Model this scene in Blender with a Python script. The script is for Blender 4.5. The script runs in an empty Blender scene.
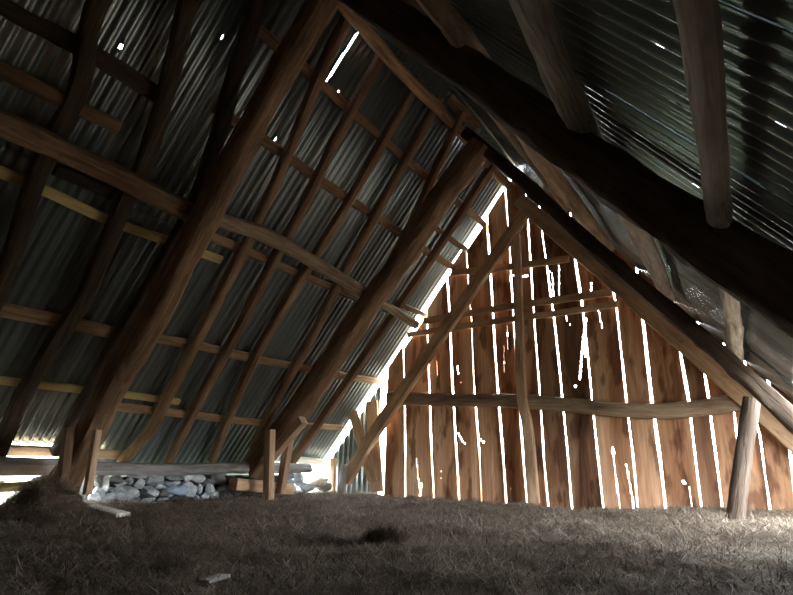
import bpy, bmesh, math, random
import numpy as np
from mathutils import Vector, Matrix, noise

C = bpy.context.scene.collection
RNG = random.Random(7)
NR = np.random.default_rng(11)

# ------------------------------------------------------------------ camera
W, H = 793, 595
F, YAW, PIT, ROL, CH = 530.0, 0.57317, 0.29562, 0.025, 0.23667
XA, HALF, Y1, Y2, YG = -1.93112, 2.69664, 2.23143, 4.4438, 5.99652
HR = 3.4
cy, sy = math.cos(YAW), math.sin(YAW)
FWD = Vector((-sy * math.cos(PIT), cy * math.cos(PIT), math.sin(PIT)))
_r = Vector((cy, sy, 0)); _u = _r.cross(FWD)
RT = (_r * math.cos(ROL) + _u * math.sin(ROL)).normalized()
UP = RT.cross(FWD).normalized()
EYE = Vector((0, 0, CH))
SL = math.hypot(HR, HALF)
NL = Vector((-HR, 0, HALF)) / SL          # outward normal of the left roof slope
NRT = Vector((HR, 0, HALF)) / SL          # outward normal of the right roof slope
APEX = Vector((XA, 0, HR))
DL = Vector((-HALF, 0, -HR)) / SL         # down the left slope
DR = Vector((HALF, 0, -HR)) / SL

def ray(px, py):
    return (FWD + RT * ((px - W / 2) / F) - UP * ((py - H / 2) / F)).normalized()
def on(px, py, n, p):                     # point of a real plane of the building seen at a photo position
    d = ray(px, py)
    return EYE + d * ((p - EYE).dot(n) / d.dot(n))
def onL(q, off): return on(q[0], q[1], NL, APEX + NL * off)
def onR(q, off): return on(q[0], q[1], NRT, APEX + NRT * off)
def onY(q, y): return on(q[0], q[1], Vector((0, 1, 0)), Vector((0, y, 0)))
def onX(q, x): return on(q[0], q[1], Vector((1, 0, 0)), Vector((x, 0, 0)))

cam = bpy.data.cameras.new('camera'); camo = bpy.data.objects.new('camera', cam); C.objects.link(camo)
cam.sensor_width = 36; cam.lens = F * 36 / W; cam.clip_start = 0.02
M = Matrix((RT, UP, -FWD)).transposed().to_4x4(); M.translation = EYE
camo.matrix_world = M
bpy.context.scene.camera = camo

# ------------------------------------------------------------------ materials
def new_mat(name):
    m = bpy.data.materials.new(name); m.use_nodes = True
    nt = m.node_tree; nt.nodes.clear()
    out = nt.nodes.new('ShaderNodeOutputMaterial'); b = nt.nodes.new('ShaderNodeBsdfPrincipled')
    nt.links.new(b.outputs[0], out.inputs[0])
    return m, nt, b
def N(nt, t, **kw):
    n = nt.nodes.new(t)
    for k, v in kw.items():
        if k in n.inputs.keys(): n.inputs[k].default_value = v
        else: setattr(n, k, v)
    return n
def ramp(nt, fac, stops):
    r = nt.nodes.new('ShaderNodeValToRGB'); e = r.color_ramp.elements
    while len(e) < len(stops): e.new(0.5)
    for i, (p, c) in enumerate(stops):
        e[i].position = p; e[i].color = (*c, 1)
    nt.links.new(fac, r.inputs[0]); return r
def mixc(nt, a, b, fac, mode='MIX'):
    m = nt.nodes.new('ShaderNodeMix'); m.data_type = 'RGBA'; m.blend_type = mode
    if isinstance(fac, (int, float)): m.inputs[0].default_value = fac
    else: nt.links.new(fac, m.inputs[0])
    for s, i in ((a, 6), (b, 7)):
        if isinstance(s, tuple): m.inputs[i].default_value = (*s, 1)
        else: nt.links.new(s, m.inputs[i])
    return m.outputs[2]
def coords(nt, scale, rand=True):
    tc = nt.nodes.new('ShaderNodeTexCoord'); mp = nt.nodes.new('ShaderNodeMapping')
    mp.inputs['Scale'].default_value = scale
    if rand:
        oi = nt.nodes.new('ShaderNodeObjectInfo')
        mu = N(nt, 'ShaderNodeMath', operation='MULTIPLY'); mu.inputs[1].default_value = 37.0
        nt.links.new(oi.outputs['Random'], mu.inputs[0])
        cb = nt.nodes.new('ShaderNodeCombineXYZ')
        for i in range(3): nt.links.new(mu.outputs[0], cb.inputs[i])
        nt.links.new(cb.outputs[0], mp.inputs['Location'])
    nt.links.new(tc.outputs['Object'], mp.inputs['Vector'])
    return mp.outputs[0]

def wood(name, dark, mid, light, rough=0.85, bump=0.5, vary=0.5, crack=0.35):
    m, nt, b = new_mat(name)
    g = N(nt, 'ShaderNodeTexNoise', Scale=1.0, Detail=6.0, Roughness=0.65, Distortion=0.6)
    nt.links.new(coords(nt, (2.2, 34, 34)), g.inputs['Vector'])
    l = N(nt, 'ShaderNodeTexNoise', Scale=1.0, Detail=4.0, Roughness=0.6)
    nt.links.new(coords(nt, (1.8, 6, 6)), l.inputs['Vector'])
    c1 = ramp(nt, g.outputs[0], [(0.25, dark), (0.5, mid), (0.75, light)])
    c2 = ramp(nt, l.outputs[0], [(0.3, (0.55, 0.5, 0.46)), (0.7, (1.2, 1.2, 1.2))])
    col = mixc(nt, c1.outputs[0], c2.outputs[0], 1.0, 'MULTIPLY')
    oi = nt.nodes.new('ShaderNodeObjectInfo')
    rv = ramp(nt, oi.outputs['Random'], [(0.0, (1 - vary * .55,) * 3), (1.0, (1 + vary * .45,) * 3)])
    col = mixc(nt, col, rv.outputs[0], 1.0, 'MULTIPLY')
    # splits along the grain
    ck = N(nt, 'ShaderNodeTexNoise', Scale=1.0, Detail=2.0)
    nt.links.new(coords(nt, (0.9, 15, 15)), ck.inputs['Vector'])
    cr = ramp(nt, ck.outputs[0], [(0.0, (1, 1, 1)), (0.485, (1, 1, 1)), (0.5, (0, 0, 0)), (0.515, (1, 1, 1))])
    ckd = mixc(nt, (1, 1, 1), cr.outputs[0], crack)
    col = mixc(nt, col, ckd, 1.0, 'MULTIPLY')
    nt.links.new(col, b.inputs['Base Color'])
    b.inputs['Roughness'].default_value = rough
    b.inputs['Specular IOR Level'].default_value = 0.25
    ad = N(nt, 'ShaderNodeMath', operation='MULTIPLY_ADD'); ad.inputs[1].default_value = 0.6
    nt.links.new(l.outputs[0], ad.inputs[0]); nt.links.new(g.outputs[0], ad.inputs[2])
    ad2 = N(nt, 'ShaderNodeMath', operation='MULTIPLY_ADD'); ad2.inputs[1].default_value = 0.35
    nt.links.new(cr.outputs[0], ad2.inputs[0]); nt.links.new(ad.outputs[0], ad2.inputs[2])
    bp = N(nt, 'ShaderNodeBump', Strength=bump, Distance=0.012)
    nt.links.new(ad2.outputs[0], bp.inputs['Height']); nt.links.new(bp.outputs[0], b.inputs['Normal'])
    return m

WOOD_HEWN = wood('hewn_oak', (0.10, 0.055, 0.03), (0.24, 0.14, 0.08), (0.38, 0.24, 0.15), bump=0.7)
WOOD_SHADED = wood('shaded_dark_oak', (0.03, 0.021, 0.014), (0.07, 0.048, 0.034), (0.12, 0.085, 0.06), bump=0.6)  # darker oak copy; shade of the unlit timbers put into the colour
WOOD_RAFTER = wood('pole_wood', (0.13, 0.07, 0.04), (0.30, 0.18, 0.105), (0.44, 0.29, 0.18), bump=0.55)
WOOD_LOG = wood('bare_log', (0.20, 0.13, 0.085), (0.40, 0.28, 0.19), (0.55, 0.41, 0.29), bump=0.5)
WOOD_BATTEN = wood('batten_wood', (0.18, 0.10, 0.05), (0.38, 0.23, 0.13), (0.52, 0.35, 0.22), bump=0.4)
WOOD_YELLOW = wood('sawn_pine', (0.52, 0.38, 0.15), (0.66, 0.50, 0.22), (0.76, 0.60, 0.30), bump=0.15, vary=0.2, crack=0.1)
WOOD_GREY = wood('weathered_grey_log', (0.20, 0.18, 0.17), (0.38, 0.36, 0.35), (0.52, 0.50, 0.49), bump=0.6, vary=0.2)
WOOD_SAWN = wood('sawn_oak', (0.36, 0.21, 0.12), (0.56, 0.37, 0.23), (0.70, 0.50, 0.33), bump=0.3, vary=0.2)
WOOD_OLD = wood('brown_bark', (0.07, 0.05, 0.038), (0.17, 0.125, 0.095), (0.28, 0.22, 0.175), bump=1.0, vary=0.1)
WOOD_BARK = wood('grey_bark', (0.20, 0.165, 0.14), (0.46, 0.40, 0.34), (0.64, 0.57, 0.50), bump=1.0, vary=0.2)
WOOD_END = wood('sawn_end', (0.30, 0.22, 0.15), (0.44, 0.34, 0.25), (0.55, 0.45, 0.35), bump=0.2, vary=0.1)
WOOD_PALE = wood('pale_end_grain', (0.6, 0.55, 0.5), (0.72, 0.68, 0.62), (0.8, 0.77, 0.72), bump=0.2, vary=0.1)

def board_mat():
    m, nt, b = new_mat('gable_boards')
    dn = N(nt, 'ShaderNodeTexNoise', Scale=1.0, Detail=2.0)
    nt.links.new(coords(nt, (0.9, 2.5, 1)), dn.inputs['Vector'])
    cv = coords(nt, (0.35, 9.0, 1))
    va = N(nt, 'ShaderNodeVectorMath', operation='MULTIPLY_ADD')
    va.inputs[1].default_value = (0.0, 5.0, 0.0)
    nt.links.new(dn.outputs['Color'], va.inputs[0]); nt.links.new(cv, va.inputs[2])
    big = N(nt, 'ShaderNodeTexNoise', Scale=0.55, Detail=3.0, Roughness=0.55)
    nt.links.new(va.outputs[0], big.inputs['Vector'])
    fine = N(nt, 'ShaderNodeTexNoise', Scale=1.0, Detail=6.0, Roughness=0.7)
    nt.links.new(coords(nt, (2.0, 55, 8)), fine.inputs['Vector'])
    c1 = ramp(nt, big.outputs[0], [(0.30, (0.13, 0.06, 0.034)), (0.43, (0.41, 0.21, 0.11)), (0.56, (0.66, 0.39, 0.225)), (0.72, (0.78, 0.54, 0.36))])
    c2 = ramp(nt, fine.outputs[0], [(0.3, (0.68, 0.64, 0.6)), (0.7, (1.15, 1.15, 1.15))])
    col = mixc(nt, c1.outputs[0], c2.outputs[0], 1.0, 'MULTIPLY')
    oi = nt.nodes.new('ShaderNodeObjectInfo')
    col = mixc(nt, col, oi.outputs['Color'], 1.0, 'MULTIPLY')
    # water stains
    st = N(nt, 'ShaderNodeTexNoise', Scale=1.0, Detail=3.0)
    nt.links.new(coords(nt, (2.2, 7, 1)), st.inputs['Vector'])
    sr = ramp(nt, st.outputs[0], [(0.36, (0.35, 0.27, 0.23)), (0.44, (1, 1, 1))])
    col = mixc(nt, col, sr.outputs[0], 0.85, 'MULTIPLY')
    nt.links.new(col, b.inputs['Base Color'])
    b.inputs['Roughness'].default_value = 0.8; b.inputs['Specular IOR Level'].default_value = 0.25
    bp = N(nt, 'ShaderNodeBump', Strength=0.35, Distance=0.01)
    nt.links.new(fine.outputs[0], bp.inputs['Height']); nt.links.new(bp.outputs[0], b.inputs['Normal'])
    return m
WOOD_BOARD = board_mat()

def metal_mat():
    m, nt, b = new_mat('galvanised_sheet')
    n1 = N(nt, 'ShaderNodeTexNoise', Scale=1.0, Detail=5.0, Roughness=0.6)
    nt.links.new(coords(nt, (3, 1.2, 3)), n1.inputs['Vector'])
    n2 = N(nt, 'ShaderNodeTexNoise', Scale=1.0, Detail=4.0, Roughness=0.7)
    nt.links.new(coords(nt, (5, 2, 5)), n2.inputs['Vector'])
    c = ramp(nt, n1.outputs[0], [(0.3, (0.17, 0.195, 0.19)), (0.55, (0.27, 0.295, 0.29)), (0.75, (0.35, 0.38, 0.38))])
    nt.links.new(c.outputs[0], b.inputs['Base Color'])
    b.inputs['Metallic'].default_value = 0.6
    r = ramp(nt, n2.outputs[0], [(0.3, (0.20,) * 3), (0.7, (0.27,) * 3)])
    nt.links.new(r.outputs[0], b.inputs['Roughness'])
    bp = N(nt, 'ShaderNodeBump', Strength=0.03, Distance=0.01)
    nt.links.new(n1.outputs[0], bp.inputs['Height']); nt.links.new(bp.outputs[0], b.inputs['Normal'])
    return m
METAL = metal_mat()

def stone_mat():
    m, nt, b = new_mat('grey_schist')
    n1 = N(nt, 'ShaderNodeTexNoise', Scale=16.0, Detail=6.0, Roughness=0.7)
    nt.links.new(coords(nt, (1, 1, 2)), n1.inputs['Vector'])
    oi = nt.nodes.new('ShaderNodeObjectInfo')
    c = ramp(nt, n1.outputs[0], [(0.3, (0.26, 0.27, 0.265)), (0.5, (0.52, 0.53, 0.53)), (0.7, (0.70, 0.71, 0.72))])
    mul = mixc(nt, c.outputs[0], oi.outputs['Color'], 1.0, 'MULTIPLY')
    nt.links.new(mul, b.inputs['Base Color']); b.inputs['Roughness'].default_value = 0.9
    b.inputs['Specular IOR Level'].default_value = 0.2
    bp = N(nt, 'ShaderNodeBump', Strength=0.5, Distance=0.01)
    nt.links.new(n1.outputs[0], bp.inputs['Height']); nt.links.new(bp.outputs[0], b.inputs['Normal'])
    return m
STONE = stone_mat()

def hay_mat(strands):
    m, nt, b = new_mat('dry_hay_strands' if strands else 'trodden_hay')
    if strands:
        at = nt.nodes.new('ShaderNodeAttribute'); at.attribute_name = 'tone'
        c = ramp(nt, at.outputs['Fac'], [(0.0, (0.10, 0.072, 0.048)), (0.5, (0.25, 0.185, 0.13)), (0.85, (0.48, 0.39, 0.30)), (1.0, (0.72, 0.65, 0.55))])
        nt.links.new(c.outputs[0], b.inputs['Base Color'])
    else:
        n1 = N(nt, 'ShaderNodeTexNoise', Scale=60.0, Detail=6.0, Roughness=0.75)
        nt.links.new(coords(nt, (1, 1, 1), False), n1.inputs['Vector'])
        n2 = N(nt, 'ShaderNodeTexNoise', Scale=3.0, Detail=3.0)
        nt.links.new(coords(nt, (1, 1, 1), False), n2.inputs['Vector'])
        c = ramp(nt, n1.outputs[0], [(0.3, (0.06, 0.042, 0.03)), (0.55, (0.19, 0.14, 0.10)), (0.75, (0.36, 0.29, 0.22))])
        c2 = ramp(nt, n2.outputs[0], [(0.35, (0.65, 0.6, 0.55)), (0.65, (1.1, 1.1, 1.1))])
        nt.links.new(mixc(nt, c.outputs[0], c2.outputs[0], 1.0, 'MULTIPLY'), b.inputs['Base Color'])
        bp = N(nt, 'ShaderNodeBump', Strength=1.0, Distance=0.02)
        nt.links.new(n1.outputs[0], bp.inputs['Height']); nt.links.new(bp.outputs[0], b.inputs['Normal'])
    b.inputs['Roughness'].default_value = 0.85; b.inputs['Specular IOR Level'].default_value = 0.2
    return m
HAY, HAYBED = hay_mat(True), hay_mat(False)

def plain(name, col, rough=0.9, scale=8.0):
    m, nt, b = new_mat(name)
    n1 = N(nt, 'ShaderNodeTexNoise', Scale=scale, Detail=5.0)
    nt.links.new(coords(nt, (1, 1, 1), False), n1.inputs['Vector'])
    c = ramp(nt, n1.outputs[0], [(0.3, tuple(v * .7 for v in col)), (0.7, tuple(v * 1.25 for v in col))])
    nt.links.new(c.outputs[0], b.inputs['Base Color']); b.inputs['Roughness'].default_value = rough
    return m
RUBBLE = plain('rubble_core', (0.055, 0.05, 0.045))
GRASS = plain('outside_grass', (0.13, 0.15, 0.075), scale=3.0)

# ------------------------------------------------------------------ object helpers
def tag(o, label=None, cat=None, group=None, kind=None):
    if label: o['label'] = label
    if cat: o['category'] = cat
    if group: o['group'] = group
    if kind: o['kind'] = kind
    return o
def link(name, me, mat, parent=None):
    o = bpy.data.objects.new(name, me); C.objects.link(o)
    if mat: me.materials.append(mat)
    if parent: o.parent = parent
    return o
def empty(name, loc=(0, 0, 0)):
    o = bpy.data.objects.new(name, None); C.objects.link(o); o.location = loc; o.empty_display_size = 0.1
    return o

def spline(P, n):
    P = [Vector(p) for p in P]
    if len(P) == 2: return [P[0].lerp(P[1], i / n) for i in range(n + 1)]
    L = [0.0]
    for a, b in zip(P, P[1:]): L.append(L[-1] + (b - a).length)
    Q = [P[0] * 2 - P[1]] + P + [P[-1] * 2 - P[-2]]
    out = []
    for i in range(n + 1):
        s = L[-1] * i / n
        k = max(j for j in range(len(P) - 1) if L[j] <= s + 1e-9)
        t = (s - L[k]) / max(1e-9, L[k + 1] - L[k])
        a, b, c, d = Q[k:k + 4]
        out.append(0.5 * ((2 * b) + (c - a) * t + (2 * a - 5 * b + 4 * c - d) * t * t + (3 * b - a - 3 * c + d) * t ** 3))
    return out

def timber(name, pts, w, h, up, mat, shape='hewn', parent=None, seed=None, wob=0.06, taper=1.0, bow=0.0, ends=None):
    """One stick of timber: local X runs along it, local Z is the side facing `up`."""
    pts = [Vector(p) for p in pts]
    seed = seed if seed is not None else RNG.random() * 100
    p0, p1 = pts[0], pts[-1]
    X = (p1 - p0).normalized(); Z = (up - X * up.dot(X)).normalized(); Y = Z.cross(X)
    R = Matrix((X, Y, Z)).transposed().to_4x4(); R.translation = p0
    Ri = R.inverted()
    length = (p1 - p0).length
    n = max(8, int(length / 0.04))
    path = [Ri @ q for q in spline(pts, n)]
    K = 20
    sect = []
    ex = {'sawn': 9.0, 'hewn': 4.0, 'round': 2.0}[shape]
    for k in range(K):
        a = 2 * math.pi * (k + 0.5) / K
        c, s = math.cos(a), math.sin(a)
        r = (abs(c) ** ex + abs(s) ** ex) ** (-1 / ex)
        sect.append((r * c * .5, r * s * .5))
    V = []; Fc = []
    rough = {'sawn': 0.012, 'hewn': 0.075, 'round': 0.06}[shape]
    kr = random.Random(seed)
    knots = [] if shape == 'sawn' else [(kr.uniform(.05, .95) * length, kr.uniform(0, 6.28), kr.uniform(.10, .24) * (1 if kr.random() < .7 else -1), kr.uniform(.03, .07)) for _ in range(int(length * 2.2))]
    for i, c in enumerate(path):
        t = i / n
        sc = 1 + (taper - 1) * t
        wy = w * sc * (1 + wob * 2 * noise.noise(Vector((t * length * 1.3, seed, 0))))
        hz = h * sc * (1 + wob * 2 * noise.noise(Vector((t * length * 1.3, seed, 9.1))))
        oy = bow * math.sin(math.pi * t) + w * wob * 1.5 * noise.noise(Vector((t * length * 0.8, seed + 5, 3.3)))
        oz = h * wob * 1.0 * noise.noise(Vector((t * length * 0.8, seed + 8, 1.3)))
        for (a, b) in sect:
            q = 1 + rough * 2 * noise.noise(Vector((t * length * 4, a * 3 + seed, b * 3))) + rough * .9 * noise.noise(Vector((t * length * 13, a * 6 + seed, b * 6)))
            for kx, ka, kh, ks_ in knots:
                dx = t * length - kx
                if abs(dx) < ks_ * 2.5:
                    da = (math.atan2(b, a) - ka + math.pi) % (2 * math.pi) - math.pi
                    q += kh * math.exp(-(dx / ks_) ** 2 - (da / .55) ** 2)
            V.append((c.x, c.y + oy + a * wy * q, c.z + oz + b * hz * q))
    for i in range(n):
        for k in range(K):
            k2 = (k + 1) % K
            Fc.append((i * K + k, i * K + k2, (i + 1) * K + k2, (i + 1) * K + k))
    Fc.append(tuple(range(K))[::-1]); Fc.append(tuple(n * K + k for k in range(K)))
    me = bpy.data.meshes.new(name); me.from_pydata(V, [], Fc)
    me.polygons.foreach_set('use_smooth', [True] * len(me.polygons))
    me.set_sharp_from_angle(angle=math.radians(48))
    o = link(name, me, mat)
    if parent:
        o.parent = parent; o.matrix_local = Matrix.Translation(-Vector(parent.location)) @ R
    else:
        o.matrix_world = R
    for e in (ends or ()):                    # the sawn end faces show paler than the weathered flanks
        i0 = 0 if e == 0 else n * K
        ring = [Vector(V[i0 + k]) for k in range(K)]; mid = sum(ring, Vector()) / K
        dx = Vector((-.004 if e == 0 else .004, 0, 0))
        ev = [tuple(mid + (q - mid) * .97) for q in ring] + [tuple(mid + (q - mid) * .94 + dx) for q in ring] + [tuple(mid + dx * 1.1)]
        ef = [(k, (k + 1) % K, K + (k + 1) % K, K + k) for k in range(K)] + [(K + k, K + (k + 1) % K, 2 * K) for k in range(K)]
        if e == 0: ef = [f[::-1] for f in ef]
        em = bpy.data.meshes.new('cut_end'); em.from_pydata(ev, [], ef)
        eo = link('cut_end', em, WOOD_END, o); eo['label'] = 'pale sawn end'
    return o

# ------------------------------------------------------------------ roof
SHEET_OFF = 0.43
SHEET_OFF_R = 0.235
PITCH = 0.073
holes = []      # (world point, half width across corrugation, half length along slope)
for q, a, b in [((122, 49), .007, .020), ((220, 33), .0045, .017), ((275, 139), .005, .017), ((341, 94), .006, .017)]:
    holes.append((onL(q, SHEET_OFF), a, b))
for q, a, b in [((664, 35), .0047, .0165), ((675, 93), .0047, .0165), ((701, 181), .0047, .0165), ((780, 175), .0047, .0165), ((789, 122), .0047, .0165)]:
    holes.append((onR(q, SHEET_OFF_R + .008), a, b))
for i, (hp, a, b) in enumerate(holes):     # nail holes sit on the inward crests of the sheets
    hp.y = PITCH * (round(hp.y / PITCH - .75) + .75)
slit = (onL((361, 28), SHEET_OFF), onL((316, 97), SHEET_OFF))

def sheet(name, parent, side, y0, y1, s0, s1, lift, phase, seed, cut=None):
    D = DL if side == 'L' else DR; n = NL if side == 'L' else NRT; so = SHEET_OFF if side == 'L' else SHEET_OFF_R
    per = 8
    nu = max(4, int(round((y1 - y0) / PITCH * per))); ns = max(2, int((s1 - s0) / 0.032))
    y = np.linspace(y0, y1, nu + 1); s = np.linspace(s0, s1, ns + 1)
    YY, SS = np.meshgrid(y, s)
    amp = 0.0115
    hz = amp * np.sin(2 * np.pi * YY / PITCH + phase)
    hz += lift + 0.006 * np.sin(SS * 1.7 + seed) * np.sin(YY * 2.1 + seed * 2)
    base = np.array(APEX + n * so); Dn = np.array(D); nn = np.array(n)
    P = base + SS[..., None] * Dn + hz[..., None] * nn
    P[..., 1] = YY
    idx = np.arange((nu + 1) * (ns + 1)).reshape(ns + 1, nu + 1)
    q = np.stack([idx[:-1, :-1], idx[:-1, 1:], idx[1:, 1:], idx[1:, :-1]], -1).reshape(-1, 4)
    if side == 'R': q = q[:, ::-1]
    c = P.reshape(-1, 3)[q].mean(1)
    keep = np.ones(len(q), bool)
    for (hp, ha, hb) in holes:
        d = c - np.array(hp)
        keep &= ~((np.abs(d[:, 1]) < ha) & (np.abs(d @ Dn) < hb) & (np.abs(d @ nn) < .1))
    if side == 'L':
        a, b = np.array(slit[0]), np.array(slit[1]); ab = b - a; L = np.linalg.norm(ab)
        t = ((c - a) @ ab) / L ** 2
        dist = np.linalg.norm(c - a - np.clip(t, 0, 1)[:, None] * ab, axis=1)
        keep &= ~((t > 0) & (t < 1) & (dist < 0.006 + 0.006 * np.sin(np.clip(t, 0, 1) * 3.1)))
    if cut is not None: keep &= cut(c)
    q = q[keep]
    me = bpy.data.meshes.new(name)
    bs = Vector((0, (y0 + y1) / 2, 0)) + APEX + n * so + D * ((s0 + s1) / 2)
    # local frame: X along the ridge, Y down the slope, Z outward
    R = Matrix((Vector((0, 1, 0)), D, Vector((0, 1, 0)).cross(D))).transposed().to_4x4(); R.translation = bs
    Ri = np.array(R.inverted())
    PL = P.reshape(-1, 3) @ Ri[:3, :3].T + Ri[:3, 3]
    me.from_pydata(PL.tolist(), [], q.tolist())
    me.polygons.foreach_set('use_smooth', [True] * len(me.polygons))
    o = link(name, me, METAL)
    o.parent = parent; o.matrix_local = R
    md = o.modifiers.new('thickness', 'SOLIDIFY'); md.thickness = 0.0012; md.offset = 0
    return o

def s_of(P, n=None): return (P - APEX).dot(DL)
sE = s_of(onL((30, 443), SHEET_OFF))          # eave of the near left sheets
S_END = SL + 0.35
ceil_l = tag(empty('ceiling_left'), kind='structure'); ceil_r = tag(empty('ceiling_right'), kind='structure')
YB = -2.4
ADDED_HATCH = (3.6, 5.1, .88)      # unseen right-eave hatch added to light the gable: y from, y to, head height
col = [YG + 0.02 - 0.80 * i for i in range(12)]
R2 = random.Random(3)
for i in range(len(col) - 1):
    hi, lo = col[i], max(col[i + 1] - 0.06, YB)
    if hi < YB + .2: break
    near = (hi + lo) / 2 < 2.45
    mid = 2.15 + R2.uniform(-.04, .04)
    send = sE if near else S_END
    sheet('corrugated_sheet', ceil_l, 'L', lo, hi, -0.32, mid + .12, 0.016 + .003 * (i % 2), 0, i * 1.3)
    sheet('corrugated_sheet', ceil_l, 'L', lo, hi, mid, send, 0.003 * (i % 2), 0, i * 2.1 + 7,
          cut=lambda c: ~((c[:, 1] > 4.95) & (c[:, 2] < .16)))
    sheet('corrugated_sheet', ceil_r, 'R', lo, hi, -0.47, mid + .12, 0.016 + .003 * (i % 2), 0, i * 1.7)
    sheet('corrugated_sheet', ceil_r, 'R', lo, hi, mid, S_END, 0.003 * (i % 2), 0, i * 2.7 + 5,
          cut=lambda c: ~((c[:, 1] > ADDED_HATCH[0]) & (c[:, 1] < ADDED_HATCH[1]) & (c[:, 2] < ADDED_HATCH[2])))
# ridge capping over both slopes
bm = bmesh.new()
zt = HR + (SHEET_OFF + SHEET_OFF_R) / 2 * SL / HALF + 0.05
XC = XA + (SHEET_OFF_R - SHEET_OFF) * SL / (2 * HR)
rows = []
for y in np.linspace(YB, YG + .05, 30):
    rows.append([bm.verts.new((XC + dx, y, zt - abs(dx) * HR / HALF + 0.012 * noise.noise(Vector((y * 3, dx, 0))))) for dx in (-.22, -.11, -.02, .02, .11, .22)])
for a, b in zip(rows, rows[1:]):
    for k in range(5): bm.faces.new((a[k], a[k + 1], b[k + 1], b[k]))
me = bpy.data.meshes.new('ridge_capping'); bm.to_mesh(me); bm.free()
rc = link('ridge_capping', me, METAL, ceil_l)
md = rc.modifiers.new('thickness', 'SOLIDIFY'); md.thickness = 0.002

# ------------------------------------------------------------------ principal rafters (two trusses and the gable pair)
def extend(P, z):
    a, b = P[-2], P[-1]; d = b - a
    return P[:-1] + [b + d * ((z - b.z) / d.z)]
UPV = Vector((0, 0, 1)); YV = Vector((0, 1, 0))
def pr(pts, y, w, h, label, mat=WOOD_HEWN, n=NL, z=None, shape='hewn', **k):
    P = [onY(q, y) for q in pts]
    if z is not None: P = extend(P, z)
    return tag(timber('principal_rafter', P, w, h, n, mat, shape, **k), label, 'rafter')
pr([(336, -20), (276, 85), (222, 182), (163, 300), (112, 385), (84, 445), (62, 487)], Y1, .175, .20,
   'massive hewn rafter at left, its foot held between two short posts', wob=.09, z=-.22)
pr([(318, -34), (460, 66), (600, 168), (690, 228), (793, 296), (900, 365)], Y1, .16, .21,
   'thick black rafter crossing the upper right, the darkest timber in view', WOOD_SHADED, n=NRT, z=-.25, wob=.05)
pr([(482, 146), (436, 206), (395, 268), (352, 330), (302, 402), (254, 472)], Y2, .235, .22,
   'rough gnarled rafter standing on a wooden block left of the gable', wob=.10)
pr([(466, 133), (512, 172), (560, 216), (614, 264), (674, 315), (730, 363), (793, 420)], Y2, .11, .12,
   'dark straight rafter with bright lower edge, over the right of the gable', WOOD_SHADED, n=NRT, z=-.2, wob=.05)
pr([(531, 202), (506, 241), (450, 322), (397, 400), (370, 440), (346, 481)], YG - .17, .10, .15,
   'sawn sloping brace in front of the gable boards, on the left of the upright post', WOOD_SAWN, shape='sawn', wob=.03)
pr([(520, 200), (560, 236), (616, 284), (653, 318), (726, 381), (793, 440)], YG - .17, .10, .17,
   'brown sloping timber lying against the right half of the gable boards', WOOD_SAWN, n=NRT, z=-.2, shape='sawn', wob=.04)

# ------------------------------------------------------------------ common rafters on the left slope
ROFF = 0.30
def cr(pts, w, h, label, off=ROFF, mat=None, **k):
    mat = mat or WOOD_RAFTER
    P = [onL(q, off) for q in pts]
    if mat is WOOD_SHADED:                     # these run on up to the ridge above the picture
        d = Vector((0, (P[0] - P[1]).y * .3, 0)) - DL * (P[0] - APEX).dot(DL) * .97
        P = [P[0] + d] + P
    return tag(timber('common_rafter', P, w, h, NL, mat, k.pop('shape', 'hewn'), **k), label, 'rafter', 'slim rafters of the left slope')
cr([(100, 0), (78, 90), (42, 165), (3, 280), (-40, 375)], .105, .10, 'dark slim rafter cut off by the left edge of the picture', mat=WOOD_SHADED)
cr([(192, -12), (170, 80), (145, 165), (124, 203), (88, 290), (54, 344), (24, 394), (-6, 460)], .11, .10, 'dark slim rafter second from the left edge, dropping to the lower left corner', mat=WOOD_SHADED)
cr([(252, 18), (222, 120), (198, 200), (168, 258), (141, 305), (111, 354), (81, 411), (58, 452)], .12, .10, 'dark slim rafter just left of the massive hewn rafter', mat=WOOD_SHADED)
cr([(356, 0), (322, 71), (290, 148), (264, 208), (218, 300), (172, 388), (150, 430), (122, 462)], .085, .085, 'slim bent rafter, first to the right of the massive hewn rafter')
cr([(386, 46), (340, 132), (302, 208), (279, 250), (231, 344), (203, 394), (168, 462)], .085, .085, 'slim pole rafter, second to the right of the massive hewn rafter')
cr([(420, 78), (378, 150), (345, 208), (279, 314), (240, 390), (212, 461)], .085, .085, 'slim pole rafter, third to the right of the massive hewn rafter')
cr([(440, 98), (380, 207), (345, 270), (312, 336), (279, 396), (247, 462)], .09, .085, 'slim rafter, fourth to the right of the massive hewn rafter')
cr([(462, 112), (432, 178), (405, 236), (345, 336), (262, 460)], .085, .085, 'slim dark rafter mostly hidden behind the gnarled rafter of the second truss')
cr([(494, 163), (446, 236), (400, 305), (345, 385), (291, 464)], .085, .085, 'straight slim rafter between the gnarled rafter and the gable boards', shape='sawn')

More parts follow.
